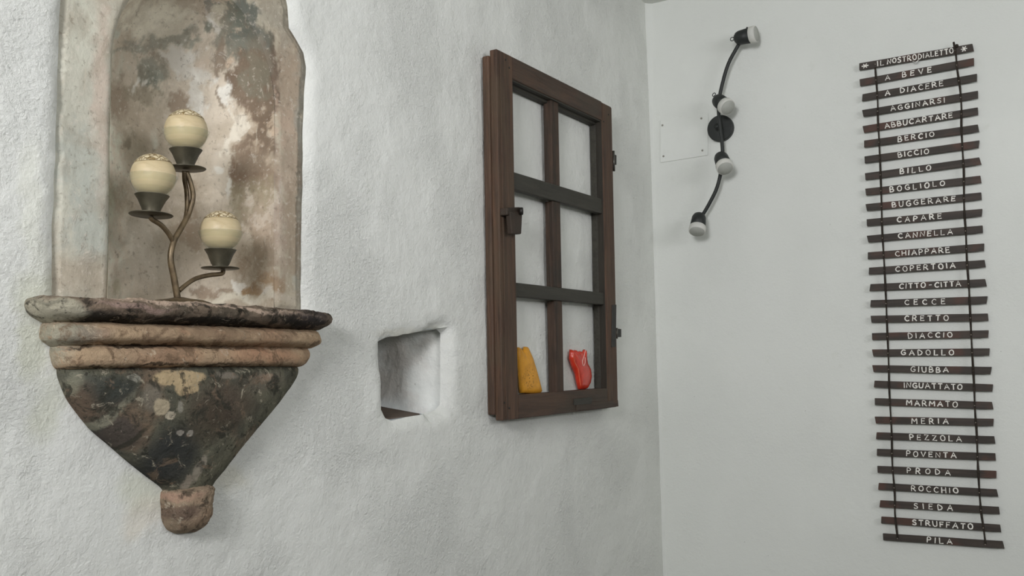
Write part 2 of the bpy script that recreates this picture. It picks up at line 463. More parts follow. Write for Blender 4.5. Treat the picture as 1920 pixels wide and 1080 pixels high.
# surround sheet with the arch cut out
arch = []
zb = ZSH - .03
NA = 60
side = [(CXN-R_N, zb + (ZS-zb)*k/40) for k in range(40)]
arc = [(CXN-R_N*math.cos(math.pi*k/NA), ZS+R_N*1.12*math.sin(math.pi*k/NA)) for k in range(NA+1)]
side2 = [(CXN+R_N, ZS-(ZS-zb)*k/40) for k in range(1, 41)]
arch = side + arc + side2
so = [(x + (x-CXN)*.05, z + (.02 if z > 2 else 0)) for x, z in nout]
so[0] = (so[0][0], min(so[0][1], zb-.01))
V, T = sheet(so, [arch], .0045)
vv = []
for p in V:
    x, z = p
    y = SURW + .004*noise.noise(Vector((x*14, 1, z*7)))
    d = segdist(p, arch)
    if d < .012: y += .007*(1-d/.012)**2
    if segdist(p, nout) < .01 or not inside(p, nout): y += .006
    vv.append((x, y, z))
sur = obj('surround', vv, T, m_old, niche, smooth=True)
paint(sur, (206,198,178), (186,178,158), NB, .014)
# concave recess
vv, ff = [], []
zs_ = [zb + (ZS-zb)*k/190 for k in range(190)] + [ZS + R_N*1.12*math.sin(math.pi/2*k/90) for k in range(91)]
NU = 190
for z in zs_:
    wz = max(nhalf(z), 1e-4)
    for k in range(NU+1):
        t = math.pi*k/NU; x = CXN - wz*math.cos(t)
        y = SURW + .0055 + D_N*(wz/R_N)**.9*math.sin(t)**.8
        e = .005*noise.noise(Vector((x*12, 6, z*9)))*math.sin(t)
        vv.append((x, y+e, z))
for j in range(len(zs_)-1):
    for k in range(NU):
        a = j*(NU+1)+k; ff.append((a, a+1, a+NU+2, a+NU+1))
o_ = obj('recess', vv, ff, m_old, niche, smooth=True)
paint(o_, (216,205,186), (194,182,162), [(a,b_,c,d,e,(min(236,f[0]*1.11),min(233,f[1]*1.13),min(224,f[2]*1.12)),g,h) for a,b_,c,d,e,f,g,h in NB], .018)  # recess paints lightened to make up for shade under the arch
hw = R_N
seat = [(CXN-R_N-.002, .0, ZSH-.004)] + [(CXN-(R_N+.003)*math.cos(math.pi*k/30), SURW+.004+(D_N+.004)*math.sin(math.pi*k/30)**.8, ZSH-.004) for k in range(31)] + [(CXN+R_N+.002, .0, ZSH-.004)]
vb = [(x, y, z-.02) for x, y, z in seat]
n = len(seat)
o_ = obj('niche_floor', seat+vb, [tuple(range(n)), tuple(range(2*n-1, n-1, -1))] + [(i, (i+1) % n, n+(i+1) % n, n+i) for i in range(n)], m_old, niche)
paint(o_, (190,178,162), (172,162,146), [])

# ---------------------------------------------------------------- corbel shelf under the niche
CROOT = Vector((LW(340,700).x, 0, LW(340,1000).z))
corbel = thing('corbel_shelf', 'weathered stone corbel with moulded ledge and dark funnel shaped base below the niche', 'shelf', CROOT)
def solve_level(yp, L, Rr, d, p):
    z = hit(340, yp, 1, -d).z
    c = (LW(L, yp).x + LW(Rr, yp, -d*.7).x)/2; a = (LW(Rr, yp, -d*.7).x - LW(L, yp).x)/2
    for it in range(12):
        P = [proj((c-a*math.cos(t), -d*math.sin(t)**p, z))[0] for t in [math.pi*k/60 for k in range(61)]]
        lo, hi = min(P), max(P)
        g = 1.65/F/.75
        eL = (L-lo)*g; eR = (Rr-hi)*g
        c += (eL+eR)/2*.8; a += (eR-eL)/2*.8
    return z, c, a, d
def corb(name, levels, p, mat, amp, scl, nu=190, rows=9, seed=0):
    S = [Vector(solve_level(*l, p)) for l in levels]
    rowsv = smooth_path([s.to_4d() if False else Vector((s[0], s[1], s[2])) for s in S], rows)
    ds = smooth_path([Vector((s[3], 0, 0)) for s in S], rows)
    v, f = [], []
    N = len(rowsv)
    for i, (rv, dd) in enumerate(zip(rowsv, ds)):
        z, c, a = rv; d = dd.x
        for k in range(nu+1):
            t = math.pi*k/nu
            s_ = math.sin(t)**p if 0 < k < nu else 0
            x = c - a*math.cos(t); y = -d*s_
            q = Vector((x*scl, y*scl+seed, z*scl))
            e = amp*(noise.noise(q) + .5*noise.noise(q*2.3) + .35*noise.noise(q*5) + .28*noise.noise(q*11) + .16*noise.noise(q*23))
            dirv = Vector((-math.cos(t), -math.sin(t)*1.0, 0)).normalized()
            wgt = min(1, max(0, s_*3))
            P = Vector((x, y, z)) + dirv*e*wgt + Vector((0, 0, e*.6*wgt))
            if k in (0, nu): P.y = .02
            v.append(P)
    for i in range(N-1):
        for k in range(nu):
            a_ = i*(nu+1)+k; f.append((a_, a_+1, a_+nu+2, a_+nu+1))
    f.append(tuple(range(nu+1))); f.append(tuple((N-1)*(nu+1)+k for k in range(nu+1))[::-1])
    return obj(name, v, f, mat, corbel, smooth=True)
def surf_c(a, b): return LW(a, b, -.065)
def stone(name, A, B, C, dk, wt, blobs, w=.03):
    M = Mat(name, .9, .15)
    vec = M.warp(w*1.6, 16, 9, .66)
    n1 = M.noise(13, 8, .64, None, .4); n2 = M.noise(30, 8, .66, None, .5); n3 = M.noise(7, 5, .6)
    col = M.mix(M.rng(n1, .4, .6), srgb(A), srgb(B))
    col = M.mix(M.rng(n3, .5, .62, 0, .8), col, srgb(C))
    col = blobs_onto(M, vec, col, blobs, surf_c, CROOT)
    col = M.mix(M.rng(n2, .52, .62, 0, .8), col, srgb(dk))
    n4 = M.noise(24, 9, .72, M.mapping((1,1,1.3)), .6); col = M.mix(M.rng(n4, .56, .63, 0, .6), col, srgb(C))
    col = M.mix(M.rng(M.noise(46, 9, .75, None, .8), .575, .64, 0, .75), col, srgb(wt))
    col = M.mix(M.rng(M.noise(100, 6, .68), .58, .66, 0, .75), col, srgb(dk))
    M.color(col)
    b = M.bump(M.noise(34, 8, .68), .010)
    M.bump(M.noise(120, 6, .7), .005, 1, b)
    return M.m
DK = (50, 48, 42)
m_slab = stone('dark_weathered_stone', (128,114,98), (96,88,76), (146,128,110), (46,44,38), (176,164,146), [
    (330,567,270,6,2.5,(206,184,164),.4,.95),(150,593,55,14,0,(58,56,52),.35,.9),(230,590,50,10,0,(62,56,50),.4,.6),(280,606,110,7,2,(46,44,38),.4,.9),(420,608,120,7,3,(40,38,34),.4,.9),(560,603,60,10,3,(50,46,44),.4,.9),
    (112,585,40,28,0,(196,190,168),.35,1),(110,566,18,5,0,(120,118,104),.4,.6),(240,575,60,6,2,(176,152,140),.4,.8),(585,592,35,14,0,(74,68,68),.4,.7)])
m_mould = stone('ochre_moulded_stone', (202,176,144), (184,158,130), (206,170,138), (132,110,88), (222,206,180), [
    (140,625,40,22,0,(164,166,148),.5,.85),(170,628,40,16,0,(160,144,128),.5,.6),(450,628,120,8,0,(150,126,102),.5,.6),(150,650,40,3,1,(70,60,48),.5,.9),(280,648,80,3,2,(74,62,48),.5,.9),(430,652,90,3,2,(84,70,54),.5,.8),(300,686,170,2.5,0,(66,58,46),.5,.85),(128,655,22,40,0,(196,190,168),.5,.8),(330,670,40,14,0,(150,124,102),.5,.6),(500,668,60,14,0,(192,150,120),.5,.7),(370,664,10,14,0,(200,168,136),.5,.7)], .03)  # thin dark lines paint the shadow in the moulding grooves, along with dirt
m_bell = stone('dark_mottled_paint', (122,120,102), (94,94,82), (142,122,102), (62,62,54), (190,182,160), [
    (180,720,50,22,0,(96,98,90),.4,.7),(175,765,45,40,30,(120,100,84),.5,.8),(230,735,40,30,0,(66,70,66),.5,.8),(160,735,12,46,22,(160,160,138),.5,.6),
    (340,860,46,60,0,(58,60,60),.4,.85),(250,810,40,30,30,(70,70,70),.4,.7),(425,760,60,40,0,(96,82,72),.5,.7),(500,715,40,18,0,(120,112,100),.5,.6),(512,708,14,8,0,(168,148,128),.3,.9),(430,705,20,7,0,(150,142,128),.4,.8),
    (400,790,40,40,0,(84,74,62),.5,.6),(295,745,18,26,0,(140,134,120),.3,.8),
    (345,709,44,15,0,(206,184,146),.12,1),(355,728,22,14,0,(206,184,146),.12,1),(312,762,14,16,20,(200,186,158),.15,1),(328,780,8,9,0,(200,190,168),.15,1),(262,708,14,6,20,(168,166,152),.2,.9),
    (390,880,8,26,25,(164,156,140),.25,.9),(372,903,7,14,10,(164,154,138),.25,.9),(348,812,6,6,0,(176,170,158),.2,.9),(364,814,5,6,0,(176,170,158),.2,.9),(344,765,5,12,0,(168,164,150),.25,.8),
    (215,800,9,80,42,(156,154,134),.35,.75),(262,840,5,60,45,(60,60,50),.3,.7)], .018)
m_knob = stone('pinkish_stone_knob', (176,156,132), (148,132,112), (188,162,136), (84,74,62), (212,200,178), [
    (350,932,44,8,0,(192,160,138),.4,.9),(360,965,26,16,0,(116,98,86),.4,.8),(325,990,20,10,0,(110,112,96),.4,.7)])
corb('ledge_slab', [(566,66,596,.070),(568,52,614,.084),(573,47,621,.091),(583,48,623,.093),(594,54,618,.087),(603,68,606,.074),(609,78,597,.058)], .34, m_slab, .0052, 28, rows=9)
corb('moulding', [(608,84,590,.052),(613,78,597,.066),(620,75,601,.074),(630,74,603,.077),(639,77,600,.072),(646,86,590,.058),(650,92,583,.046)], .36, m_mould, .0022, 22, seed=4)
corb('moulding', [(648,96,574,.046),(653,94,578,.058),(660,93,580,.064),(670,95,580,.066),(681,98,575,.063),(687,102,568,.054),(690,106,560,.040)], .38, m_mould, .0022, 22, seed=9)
corb('funnel_base', [(687,106,556,.044),(695,106,559,.054),(706,108,558,.058),(722,114,552,.060),(745,125,538,.060),(780,152,514,.058),(800,170,498,.056),(830,205,473,.052),(860,238,448,.047),(890,272,425,.041),(912,298,405,.034),(924,306,398,.030)], .62, m_bell, .0022, 20, seed=2)
corb('knob', [(916,314,392,.024),(921,304,400,.038),(930,300,404,.046),(950,300,402,.050),(972,301,399,.049),(986,306,394,.043),(996,314,386,.032),(1001,326,374,.016)], .45, m_knob, .0040, 32, nu=90, seed=5)

# ---------------------------------------------------------------- candle stand with three ball candles
m_iron = plain('bronzed_iron', (104, 90, 68), .4, .5, .55, var=.35, nscale=60, bump=.0004)
m_iron2 = plain('dark_tin_cup', (88, 84, 70), .42, .5, .5, var=.3, nscale=30)
YC = .004
def S(px, py, y=YC): return LW(px, py, y)
base_c = S(336, 566); base_c.z = ZSH - .001
stand = thing('candle_stand', 'branched bronzed iron candle stand with three cups on the niche ledge', 'candle holder', base_c)
obj('base', *lathe([(0,.0005),(.053,.0005),(.055,.004),(.053,.008),(.040,.0125),(.02,.015),(.008,.018),(0,.018)], base_c), m_iron, stand, smooth=True)
obj('stem', *tube([Vector((S(334,556).x, YC, ZSH+.010)), S(326,520), S(320,485), S(325,455), S(341,425), S(354,400), S(362,370,YC-.004), S(358,345,YC-.003), S(350,322)],
    lambda t: .0058-.0018*t, 12), m_iron, stand, smooth=True)
obj('branch', *tube([S(347,417), S(351,390,YC+.005), S(350,360,YC+.006), S(346,335,YC+.003), S(346,321)], .0042, 10), m_iron, stand, smooth=True)
obj('branch', *tube([S(326,456), S(316,438), S(302,422), S(286,412), S(283,407)], .0042, 10), m_iron, stand, smooth=True)
obj('branch', *tube([S(336,545), S(350,533), S(368,522), S(392,516), S(416,513), S(418,506)], .0040, 10), m_iron, stand, smooth=True)

M = Mat('cream_wax', .45, .4)
k = M.noise(12, 4, .5, M.mapping((1,1,3)), 1.2)
M.color(M.mix(M.rng(k, .4, .65), srgb((204,188,152)), srgb((186,169,133))))
M.b.inputs['Subsurface Weight'].default_value = .25; M.b.inputs['Subsurface Radius'].default_value = (.01,.007,.004); M.b.inputs['Subsurface Scale'].default_value = 1
M.bump(M.noise(30, 4, .5, M.mapping((1,1,4))), .0008)
m_wax = M.m
M = Mat('gold_laced_wax', .35, .6)
v = M.n.new('ShaderNodeTexVoronoi'); v.feature = 'DISTANCE_TO_EDGE'; v.inputs['Scale'].default_value = 130; M.link(M.warp(.02, 60), v.inputs['Vector'])
e = M.rng(v.outputs['Distance'], .13, .03)
M.color(M.mix(e, srgb((216,202,168)), srgb((172,146,98)))); M.link(M.math('MULTIPLY', e, .6), M.b.inputs['Metallic'])
M.bump(e, .0012)
m_gold = M.m
M = Mat('frosted_glass', .35, .4)
M.color((.88, .85, .78, 1)); M.b.inputs['Transmission Weight'].default_value = 0
t = M.n.new('ShaderNodeBsdfTransparent'); t.inputs[0].default_value = (.97,.98,.96,1)
mx = M.n.new('ShaderNodeMixShader')
lw = M.n.new('ShaderNodeLayerWeight'); lw.inputs[0].default_value = .35
M.link(M.rng(lw.outputs['Facing'], 0, 1, .02, .16), mx.inputs[0]); M.link(t.outputs[0], mx.inputs[1]); M.link(M.b.outputs[0], mx.inputs[2])
M.link(mx.outputs[0], M.n['Material Output'].inputs['Surface'])
m_frost = M.m
RB = .0365
CUPS = [((348,318), (350,309), (350,282), .0345, (349,254), 'cream ball candle with gold lace top in the topmost cup', 0.0, 0),
        ((283,405), (285,394), (284,367), .0355, (287,331), 'cream ball candle with gold lace cap in the lower left cup', .35, 0),
        ((413,505), (413,498), (412,469), .0335, (415,434), 'cream ball candle with gold scroll band in the lowest right cup', .05, 1)]
for (sx, sy), (bx, by), (tx, ty), sr, (qx, qy), lab, tilt, band in CUPS:
    ax = Vector((math.sin(tilt)*.15, 0, 1)).normalized()
    c0 = S(sx, sy)
    obj('saucer', *lathe([(0,0),(sr*.97,.001),(sr,.0022),(sr*.97,.003),(0,.002)], c0, ax), m_iron2, stand, smooth=True)
    cz0 = S(bx, by).z - c0.z; hcup = S(tx, ty).z - S(bx, by).z
    obj('cup', *lathe([(.0135,.002),(.0135,.006),(.0165,cz0+.004),(.0225,cz0+hcup*.7),(.0275,cz0+hcup),(.0280,cz0+hcup+.0008),(.0268,cz0+hcup+.0005),(.0215,cz0+hcup*.7),(.015,cz0+.006),(0,cz0+.004)], c0, ax), m_iron2, stand, smooth=True)
    top = cz0 + hcup
    # flared frosted glass bowl standing in the cup
    obj('glass_bowl', *lathe([(.020,top-.010),(.024,top),(.034,top+.018),(.0400,top+.033),(.0396,top+.0335),(.033,top+.019),(.023,top+.001),(.019,top-.009)], c0, ax, seg=48), m_frost, stand, smooth=True)
    cb = c0 + ax*(top + RB*.94)
    cnd = thing('ball_candle', lab, 'candle', cb - ax*RB, 'ball candles in the cups of the stand')
    prof = [(RB*math.sin(a)*(1.0), -RB*math.cos(a)) for a in [math.pi*.80*j/28 for j in range(29)]]
    prof[0] = (0, -RB)
    cap_ax = (ax + Vector((.0 if band else -.10*(tilt > .2), 0, 0))).normalized()
    cut = .70 if not band else .70
    prof = [(RB*math.sin(math.pi*cut*j/28), -RB*math.cos(math.pi*cut*j/28)) for j in range(29)]; prof[0] = (0, -RB)
    obj('wax_body', *lathe(prof, cb, cap_ax, seg=48), m_wax, cnd, smooth=True)
    r0 = RB + .0008
    cap = [(r0*math.sin(math.pi*(cut + (1-cut)*j/14)), -r0*math.cos(math.pi*(cut + (1-cut)*j/14))) for j in range(15)]; cap[-1] = (0, r0)
    tag(obj('lace_cap', *lathe([(cap[0][0]-.002, cap[0][1])] + cap, cb, cap_ax, seg=48), m_gold, cnd, smooth=True), 'gold laced cap')
    obj('wick', *tube([cb+cap_ax*(RB-.001), cb+cap_ax*(RB+.002)], .0009, 6, 0), m_iron, cnd)

# ---------------------------------------------------------------- small square recess
HC = sum((Vector(p) for p in hole2), Vector((0,0)))/len(hole2)
M = Mat('recess_plaster', .9, .1)
col = M.mix(M.rng(M.noise(9, 4), .4, .65), srgb((226,228,222)), srgb((214,210,202)))
col = M.mix(M.rng(M.noise(50, 4, .6), .68, .72, 0, .6), col, srgb((120,108,98)))
M.color(col); b = M.bump(M.noise(20, 5, .55), .010); M.bump(M.noise(90, 5), .001, 1, b)
m_rec = M.m
m_sill = plain('brown_recess_floor', (104, 92, 82), .8, .2, var=.12, nscale=30)
rec = thing('wall_recess', 'small square white plastered hole in the wall left of the brown casement', 'recess', (HC.x, 0, HC.y-.13))
xL, xR = LW(708,700).x, LW(843,700).x
zT, zB = LW(780,614).z, LW(780,790).z
# side faces: left jamb, back, slanting right jamb with rounded front, top
ring = []
plan = [(xL-.004, .004), (xL-.006, .10), (xL+.0, .28)]
plan += [(xL+.03, .30), (xL+.11, .305), (xR-.075, .30), (xR-.055, .25), (xR-.040, .19), (xR-.026, .12), (xR-.006, .065), (xR+.006, .040), (xR+.011, .026), (xR+.013, .012)]
plan = [tuple(p) for p in smooth_path([Vector((a, b, 0)) for a, b in plan], 5)]
vv, ff = [], []; NZ = 30
for j in range(NZ+1):
    z = zB-.03 + (zT-zB+.06)*j/NZ
    for (a, b_, _) in plan:
        e = .004*noise.noise(Vector((a*25, b_*25, z*25)))*min(1, b_/.04)
        vv.append((a+e, b_+e, z))
npn = len(plan)
for j in range(NZ):
    for k in range(npn-1):
        a = j*npn+k; ff.append((a, a+1, a+npn+1, a+npn))
obj('jamb', vv, ff, m_rec, rec, smooth=True)
zt0, zt1 = LW(722,633).z+.004, LW(838,616).z+.004
vv, ff = [], []
for i in range(13):
    for j in range(11):
        x = xL-.01 + (xR-xL+.02)*i/12; y = .008 + .31*j/10
        tt = (x-xL)/(xR-xL); vv.append((x, y, zt0 + (zt1-zt0)*tt - .006*min(1, y/.05) + .002*noise.noise(Vector((x*30, y*30, 0)))))
for i in range(12):
    for j in range(10):
        a = i*11+j; ff.append((a, a+1, a+12, a+11))
obj('soffit', vv, ff, m_rec, rec, smooth=True)
# sloping brown floor of the hole
fa = LW(720, 790, .004); fb = LW(842, 773, .004)
back_z = hit(718, 758, 0, xR-.042).z + .012
fr = LW(806, 775, .006)
bq = [(xL-.012, .012, fa.z+.003), (fr.x, .034, fr.z-.001), (xR-.050, .29, back_z), (xL-.012, .29, back_z)]
obj('recess_floor', *hexa(bq, [(x, y, z-.003) for x, y, z in bq]), m_sill, rec, bevel=.0005)
lipv = [LW(733,787,.003), LW(765,781,.003), LW(800,775,.003), LW(826,769,.003)]

# ---------------------------------------------------------------- old casement hung on the left wall
def wood(name, A, B, C, vert=True, rough=.62):
    M = Mat(name, rough, .3)
    s = (34, 34, 2.2) if vert else (2.2, 34, 34)
    g = M.noise(1.6, 8, .65, M.mapping(s), .8); g2 = M.noise(6, 6, .6, M.mapping(tuple(x*.5 for x in s))); n = M.noise(6, 5, .6)
    col = M.mix(M.rng(g, .35, .65), srgb(A), srgb(B))
    col = M.mix(M.rng(n, .45, .65, 0, .7), col, srgb(C))
    col = M.mix(M.rng(g2, .58, .70, 0, .5), col, srgb(tuple(x*.6 for x in A)))
    M.color(col); b = M.bump(g, .002); M.bump(g2, .0025, 1, b)
    return M.m
m_stile = wood('brown_weathered_wood', (96,72,56), (68,53,43), (82,68,53))
m_rail = wood('brown_weathered_wood_rail', (86,67,54), (64,51,43), (70,62,52), False)
m_bar = wood('dark_glazing_bar_wood', (66,64,56), (56,54,47), (62,60,54), False)
m_dark = wood('dark_rebate_wood', (52,48,40), (42,39,33), (56,50,42))
m_mun = wood('brown_glazing_bar_wood', (80,62,50), (56,46,38), (50,45,38))
m_steel = plain('aged_steel', (96, 94, 88), .4, .5, .8, var=.3, nscale=90)
m_black = plain('dark_iron_hinge', (46, 44, 40), .5, .5, .5, var=.2, nscale=90)
YF = -.046                                    # front face
cTL, cTR, cBR, cBL = LW(931,91,YF), LW(1148,200,YF), LW(1160,763,YF), LW(943,789,YF)
CT = lambda u, v: (cBL.lerp(cBR, u)).lerp(cTL.lerp(cTR, u), v)      # 0..1 over the front face
Wc = (cBR-cBL).length; Hc = (cTL-cBL).length
uL = lambda x: (x)/Wc
print('casement', Wc, Hc, cTL, cTR, cBR, cBL)
case = thing('wooden_casement', 'old brown wooden six pane window casement without glass hung on the left wall', 'window frame', CT(.5, 0) - Vector((0, YF, 0)))
def inner_x(px, py, y=YF): return LW(px, py, y)
def quadbox(name, u0, u1, v0, v1, y0, y1, mat, bev=.0025, lab=None, seg=2):
    q = [CT(u0, v0), CT(u1, v0), CT(u1, v1), CT(u0, v1)]
    o = obj(name, *hexa([(p.x, y1, p.z) for p in q], [(p.x, y0, p.z) for p in q]), mat, case, bevel=bev, seg=seg)
    if lab: o['label'] = lab
    return o
# member widths, measured on the front face
def uv(px, py, y):
    p = LW(px, py, y); 
    u = v = .5
    for _ in range(20):
        q = CT(u, v); u += (p.x-q.x)/Wc; v += (p.z-q.z)/Hc
    return u, v
uSL = uv(966, 400, YF)[0]; uSR = uv(1134, 450, YF)[0]
vT = uv(966, 153, YF)[1]; vT2 = uv(1126, 222, YF)[1]; vB = uv(966, 741, YF)[1]; vB2 = uv(1130, 729, YF)[1]
print('uv', uSL, uSR, vT, vT2, vB, vB2)
vTm = (vT+vT2)/2; vBm = (vB+vB2)/2
lp = .014/Hc; lx = .004/Wc
quadbox('stile', 0, uSL, 0, 1, -.024, YF, m_stile, .003)
quadbox('stile', uSR, 1, 0, 1, -.024, YF, m_stile, .008, seg=4)
quadbox('rail', uSL, uSR, vTm, 1, -.024, YF+.0006, m_rail, .0025)
quadbox('rail', uSL, uSR, 0.0, vBm, -.024, YF+.0006, m_rail, .0025)
# rebated inner frame against the wall
quadbox('backing_stile', -lx, uSL-.01, lp, 1-lp, -.003, -.0242, m_stile, .004, 'reddish brown rear stile')
quadbox('backing_stile', uSR-.006, 1-.012, lp, 1-lp, -.003, -.0242, m_bar, .003)
quadbox('backing_rail', uSL-.01, uSR-.006, vTm-.012, 1-lp, -.003, -.0242, m_bar, .002)
quadbox('backing_rail', uSL-.01, uSR-.006, lp, vBm+.0, -.003, -.0242, m_rail, .002)
quadbox('rebate_strip', uSR-.004, uSR+.0005, vBm, vTm, -.020, YF+.003, m_dark, .001)
quadbox('rebate_strip', uSL, uSR-.004, vTm-.004, vTm+.0005, -.020, YF+.004, m_bar, .001)
# bead along the left stile
quadbox('bead', .022, .034, .004, .996, YF+.002, YF-.0015, m_stile, .001)
# glazing bars
yb0, yb1 = -.008, -.036
def vmid(pxa, pya, pxb, pyb): return (uv(pxa, pya, yb1)[1] + uv(pxb, pyb, yb1)[1])/2
v1b, v1t = vmid(970,356,1120,401), vmid(970,325,1120,371)
v2b, v2t = vmid(972,556,1125,572), vmid(972,531,1125,548)
print('bars', v1b, v1t, v2b, v2t)
quadbox('glazing_bar', uSL-.01, uSR+.005, v1b, v1t, -.020, yb1-.004, m_bar, .003, 'dark horizontal glazing bar')
quadbox('glazing_bar', uSL-.01, uSR+.005, v2b, v2t, -.020, yb1-.004, m_bar, .003, 'dark horizontal glazing bar')
um0, um1 = uv(1038,450,yb1)[0], uv(1052,450,yb1)[0]
for a, b_ in ((vBm-.005, v2b), (v2t, v1b), (v1t, vTm+.005)):
    quadbox('muntin', um0, um1, a, b_, -.010, yb1, m_mun, .002)
# mending plate and joint line low right
def platebox(name, pxs, pys, y0, y1, mat, lab=None, bev=.001):
    q = [LW(pxs[0], pys[0], y1), LW(pxs[1], pys[1], y1), LW(pxs[2], pys[2], y1), LW(pxs[3], pys[3], y1)]
    o = obj(name, *hexa([(p.x, y1, p.z) for p in q], [(p.x, y0, p.z) for p in q]), mat, case, bevel=bev)
    if lab: o['label'] = lab
    return o
platebox('mending_block', (1077,1110,1110,1077), (760,757,745,748), YF+.002, YF-.003, m_bar)
platebox('tenon_cover', (1081,1160,1159,1081), (770,762,750,758), YF+.001, YF-.002, m_rail)
# nail heads in the corner joints
for px, py in ((948,112),(955,127),(946,755),(955,765),(1141,215),(1132,228)):
    p = LW(px, py, YF-.0003)
    obj('nail', *lathe([(0,-.001),(.003,-.001),(.0028,.001),(0,.0014)], p, (0,-1,0), 12), m_black, case, smooth=True)
# latch on the left stile: block with round pivot and hanging tongue
p0 = [(951,389),(976,388),(977,408),(951,403)]
q = [LW(a, b, YF-.022) for a, b in p0]
latch = obj('latch', *hexa(q, [(p.x, YF+.001, p.z) for p in q]), m_mun, case, bevel=.003)
q = [LW(a, b, YF-.026) for a, b in ((957,396),(980,398),(978,439),(961,439))]
obj('latch_tongue', *hexa(q, [(p.x, YF-.010, p.z) for p in q]), m_mun, latch, bevel=.003)
pc = LW(974, 396, YF-.026)
obj('latch_pivot', *lathe([(0,0),(.010,0),(.010,.008),(.008,.0095),(0,.0095)], pc, (.55,-.8,0), 20), m_black, latch, smooth=True)
# hinges on the right stile
def hinge(pxa, pya, pxb, pyb, leaf):
    a = LW(pxa, pya, YF+.006); b_ = LW(pxb, pyb, YF+.006)
    h = obj('hinge', *tube([a, b_], .0042, 12, 0), m_steel, case, smooth=True)
    q = [LW(x, y, YF+.012) for x, y in leaf]
    obj('hinge_leaf', *hexa(q, [(p.x, p.y+.004, p.z) for p in q]), m_black, h, bevel=.0006)
    return h
hinge(1150,283,1151,321, ((1151,289),(1156,291),(1156,309),(1151,308)))
hinge(1156,615,1156,635, ((1157,616),(1165,617),(1165,632),(1157,632)))
platebox('hinge_plate', (1147,1155,1156,1148), (651,650,571,572), YF+.001, YF-.002, m_black)

# ornaments standing on the bottom rail
def ornament(name, lab, outline, yc, th, mat, puff, close=6):
    P = [LW(a, b, yc) for a, b in outline]; P.append(P[0])
    P = [p.lerp(q_, k/close) for p, q_ in zip(P, P[1:]) for k in range(close)]
    c = sum(P, Vector())/len(P)
    root = thing(name, lab, 'ornament', Vector((c.x, yc, min(p.z for p in P))))
    rings = [(1.0, 0), (.985, .35), (.94, .65), (.86, .85), (.68, .97), (.4, 1.05), (.15, 1.1)]
    v, f = [], []; n = len(P)
    def ring(s, y):
        k0 = len(v)
        for p in P: v.append(Vector((c.x+(p.x-c.x)*s, y, c.z+(p.z-c.z)*s)))
        return k0
    ids = [ring(.97, yc+th*.5)] + [ring(s, yc + th*.38 - th*.5*h*(1+puff)) for s, h in rings]
    for a, b_ in zip(ids, ids[1:]):
        for k in range(n): f.append((a+k, a+(k+1) % n, b_+(k+1) % n, b_+k))
    f.append(tuple(range(ids[0], ids[0]+n))[::-1]); f.append(tuple(range(ids[-1], ids[-1]+n)))
    obj('body', v, f, mat, root, smooth=True)
    return root, c
M = Mat('yellow_glaze', .4, .4)
v_ = M.n.new('ShaderNodeTexVoronoi'); v_.inputs['Scale'].default_value = 150; M.link(M.tc, v_.inputs['Vector'])
d_ = M.rng(v_.outputs['Distance'], .38, .22)
patch = M.blob(M.tc, Vector((0, 0, .045)), .035, .030, 0, .35)
dots = M.math('MULTIPLY', M.math('MULTIPLY', d_, patch), .75)
M.color(M.mix(dots, M.mix(M.rng(M.noise(30, 4), .4, .7), srgb((226,160,48)), srgb((206,144,40))), srgb((150,104,34))))
M.bump(dots, .001)
m_yel = M.m
m_redg = plain('red_glaze', (205, 58, 38), .18, .6, var=.12, nscale=50, bump=.0006)
m_pink = plain('pale_pink_highlight', (232, 176, 164), .2, .6, var=.05)
orn, c = ornament('yellow_ornament', 'flat yellow glazed ornament with two points and pierced dots on the casement bottom rail', [(979,737),(976,700),(973,668),(973,651),(976,651),(982,662),(986,650),(991,650),(999,668),(1006,690),(1013,715),(1018,735),(1014,738),(998,738)], -.016, .018, m_yel, .2, 3)
# pale raised rim along the left edge
orn2, c2 = ornament('red_ornament', 'glossy red fish-like glazed ornament standing in the lower right pane', [(1089,730),(1086,718),(1083,702),(1077,688),(1072,672),(1073,655),(1077,661),(1081,656),(1085,663),(1090,658),(1095,664),(1099,655),(1100,672),(1102,682),(1108,693),(1110,708),(1108,720),(1103,729),(1096,731)], -.018, .022, m_redg, .35, 3)
obj('highlight_loop', *tube([LW(a, b, -.036) for a, b in ((1098,656),(1095,668),(1092,678),(1094,686),(1097,680),(1097,670))], .0012, 6), m_pink, orn2, smooth=True)  # pale raised squiggle standing in for the glossy highlights
obj('painted_rim', *tube([LW(a, b, -.030) for a, b in ((1075,664),(1077,678),(1084,692),(1086,706),(1089,724))], .0016, 6), plain('orange_red_rim', (224,96,64), .25, .5, var=.05), orn2, smooth=True)

# ---------------------------------------------------------------- access panel on the right wall
m_panel = plaster('painted_panel', (226, 229, 223), .0007, .0002)
m_screw = plain('painted_screw', (150, 148, 138), .6, .3, .2, var=.1)
q = [RW(1238,305,-.004), RW(1327,291,-.004), RW(1328,212,-.004), RW(1238,226,-.004)]
pn = thing('access_panel', 'thin white painted panel with four screws on the right wall beside the corner', 'panel', Vector((0, q[0].lerp(q[1], .5).y, q[0].z)))
obj('cover_plate', *hexa(q, [(.004, p.y, p.z) for p in q]), m_panel, pn, bevel=.0012)
for a, b_ in ((1242,235),(1315,222),(1244,293),(1317,282)):
    obj('screw', *lathe([(0,-.003),(.0042,-.003),(.0036,.0006),(.001,.001),(0,.0002)], RW(a, b_, -.0042), (-1,0,0), 14), m_screw, pn, smooth=True)

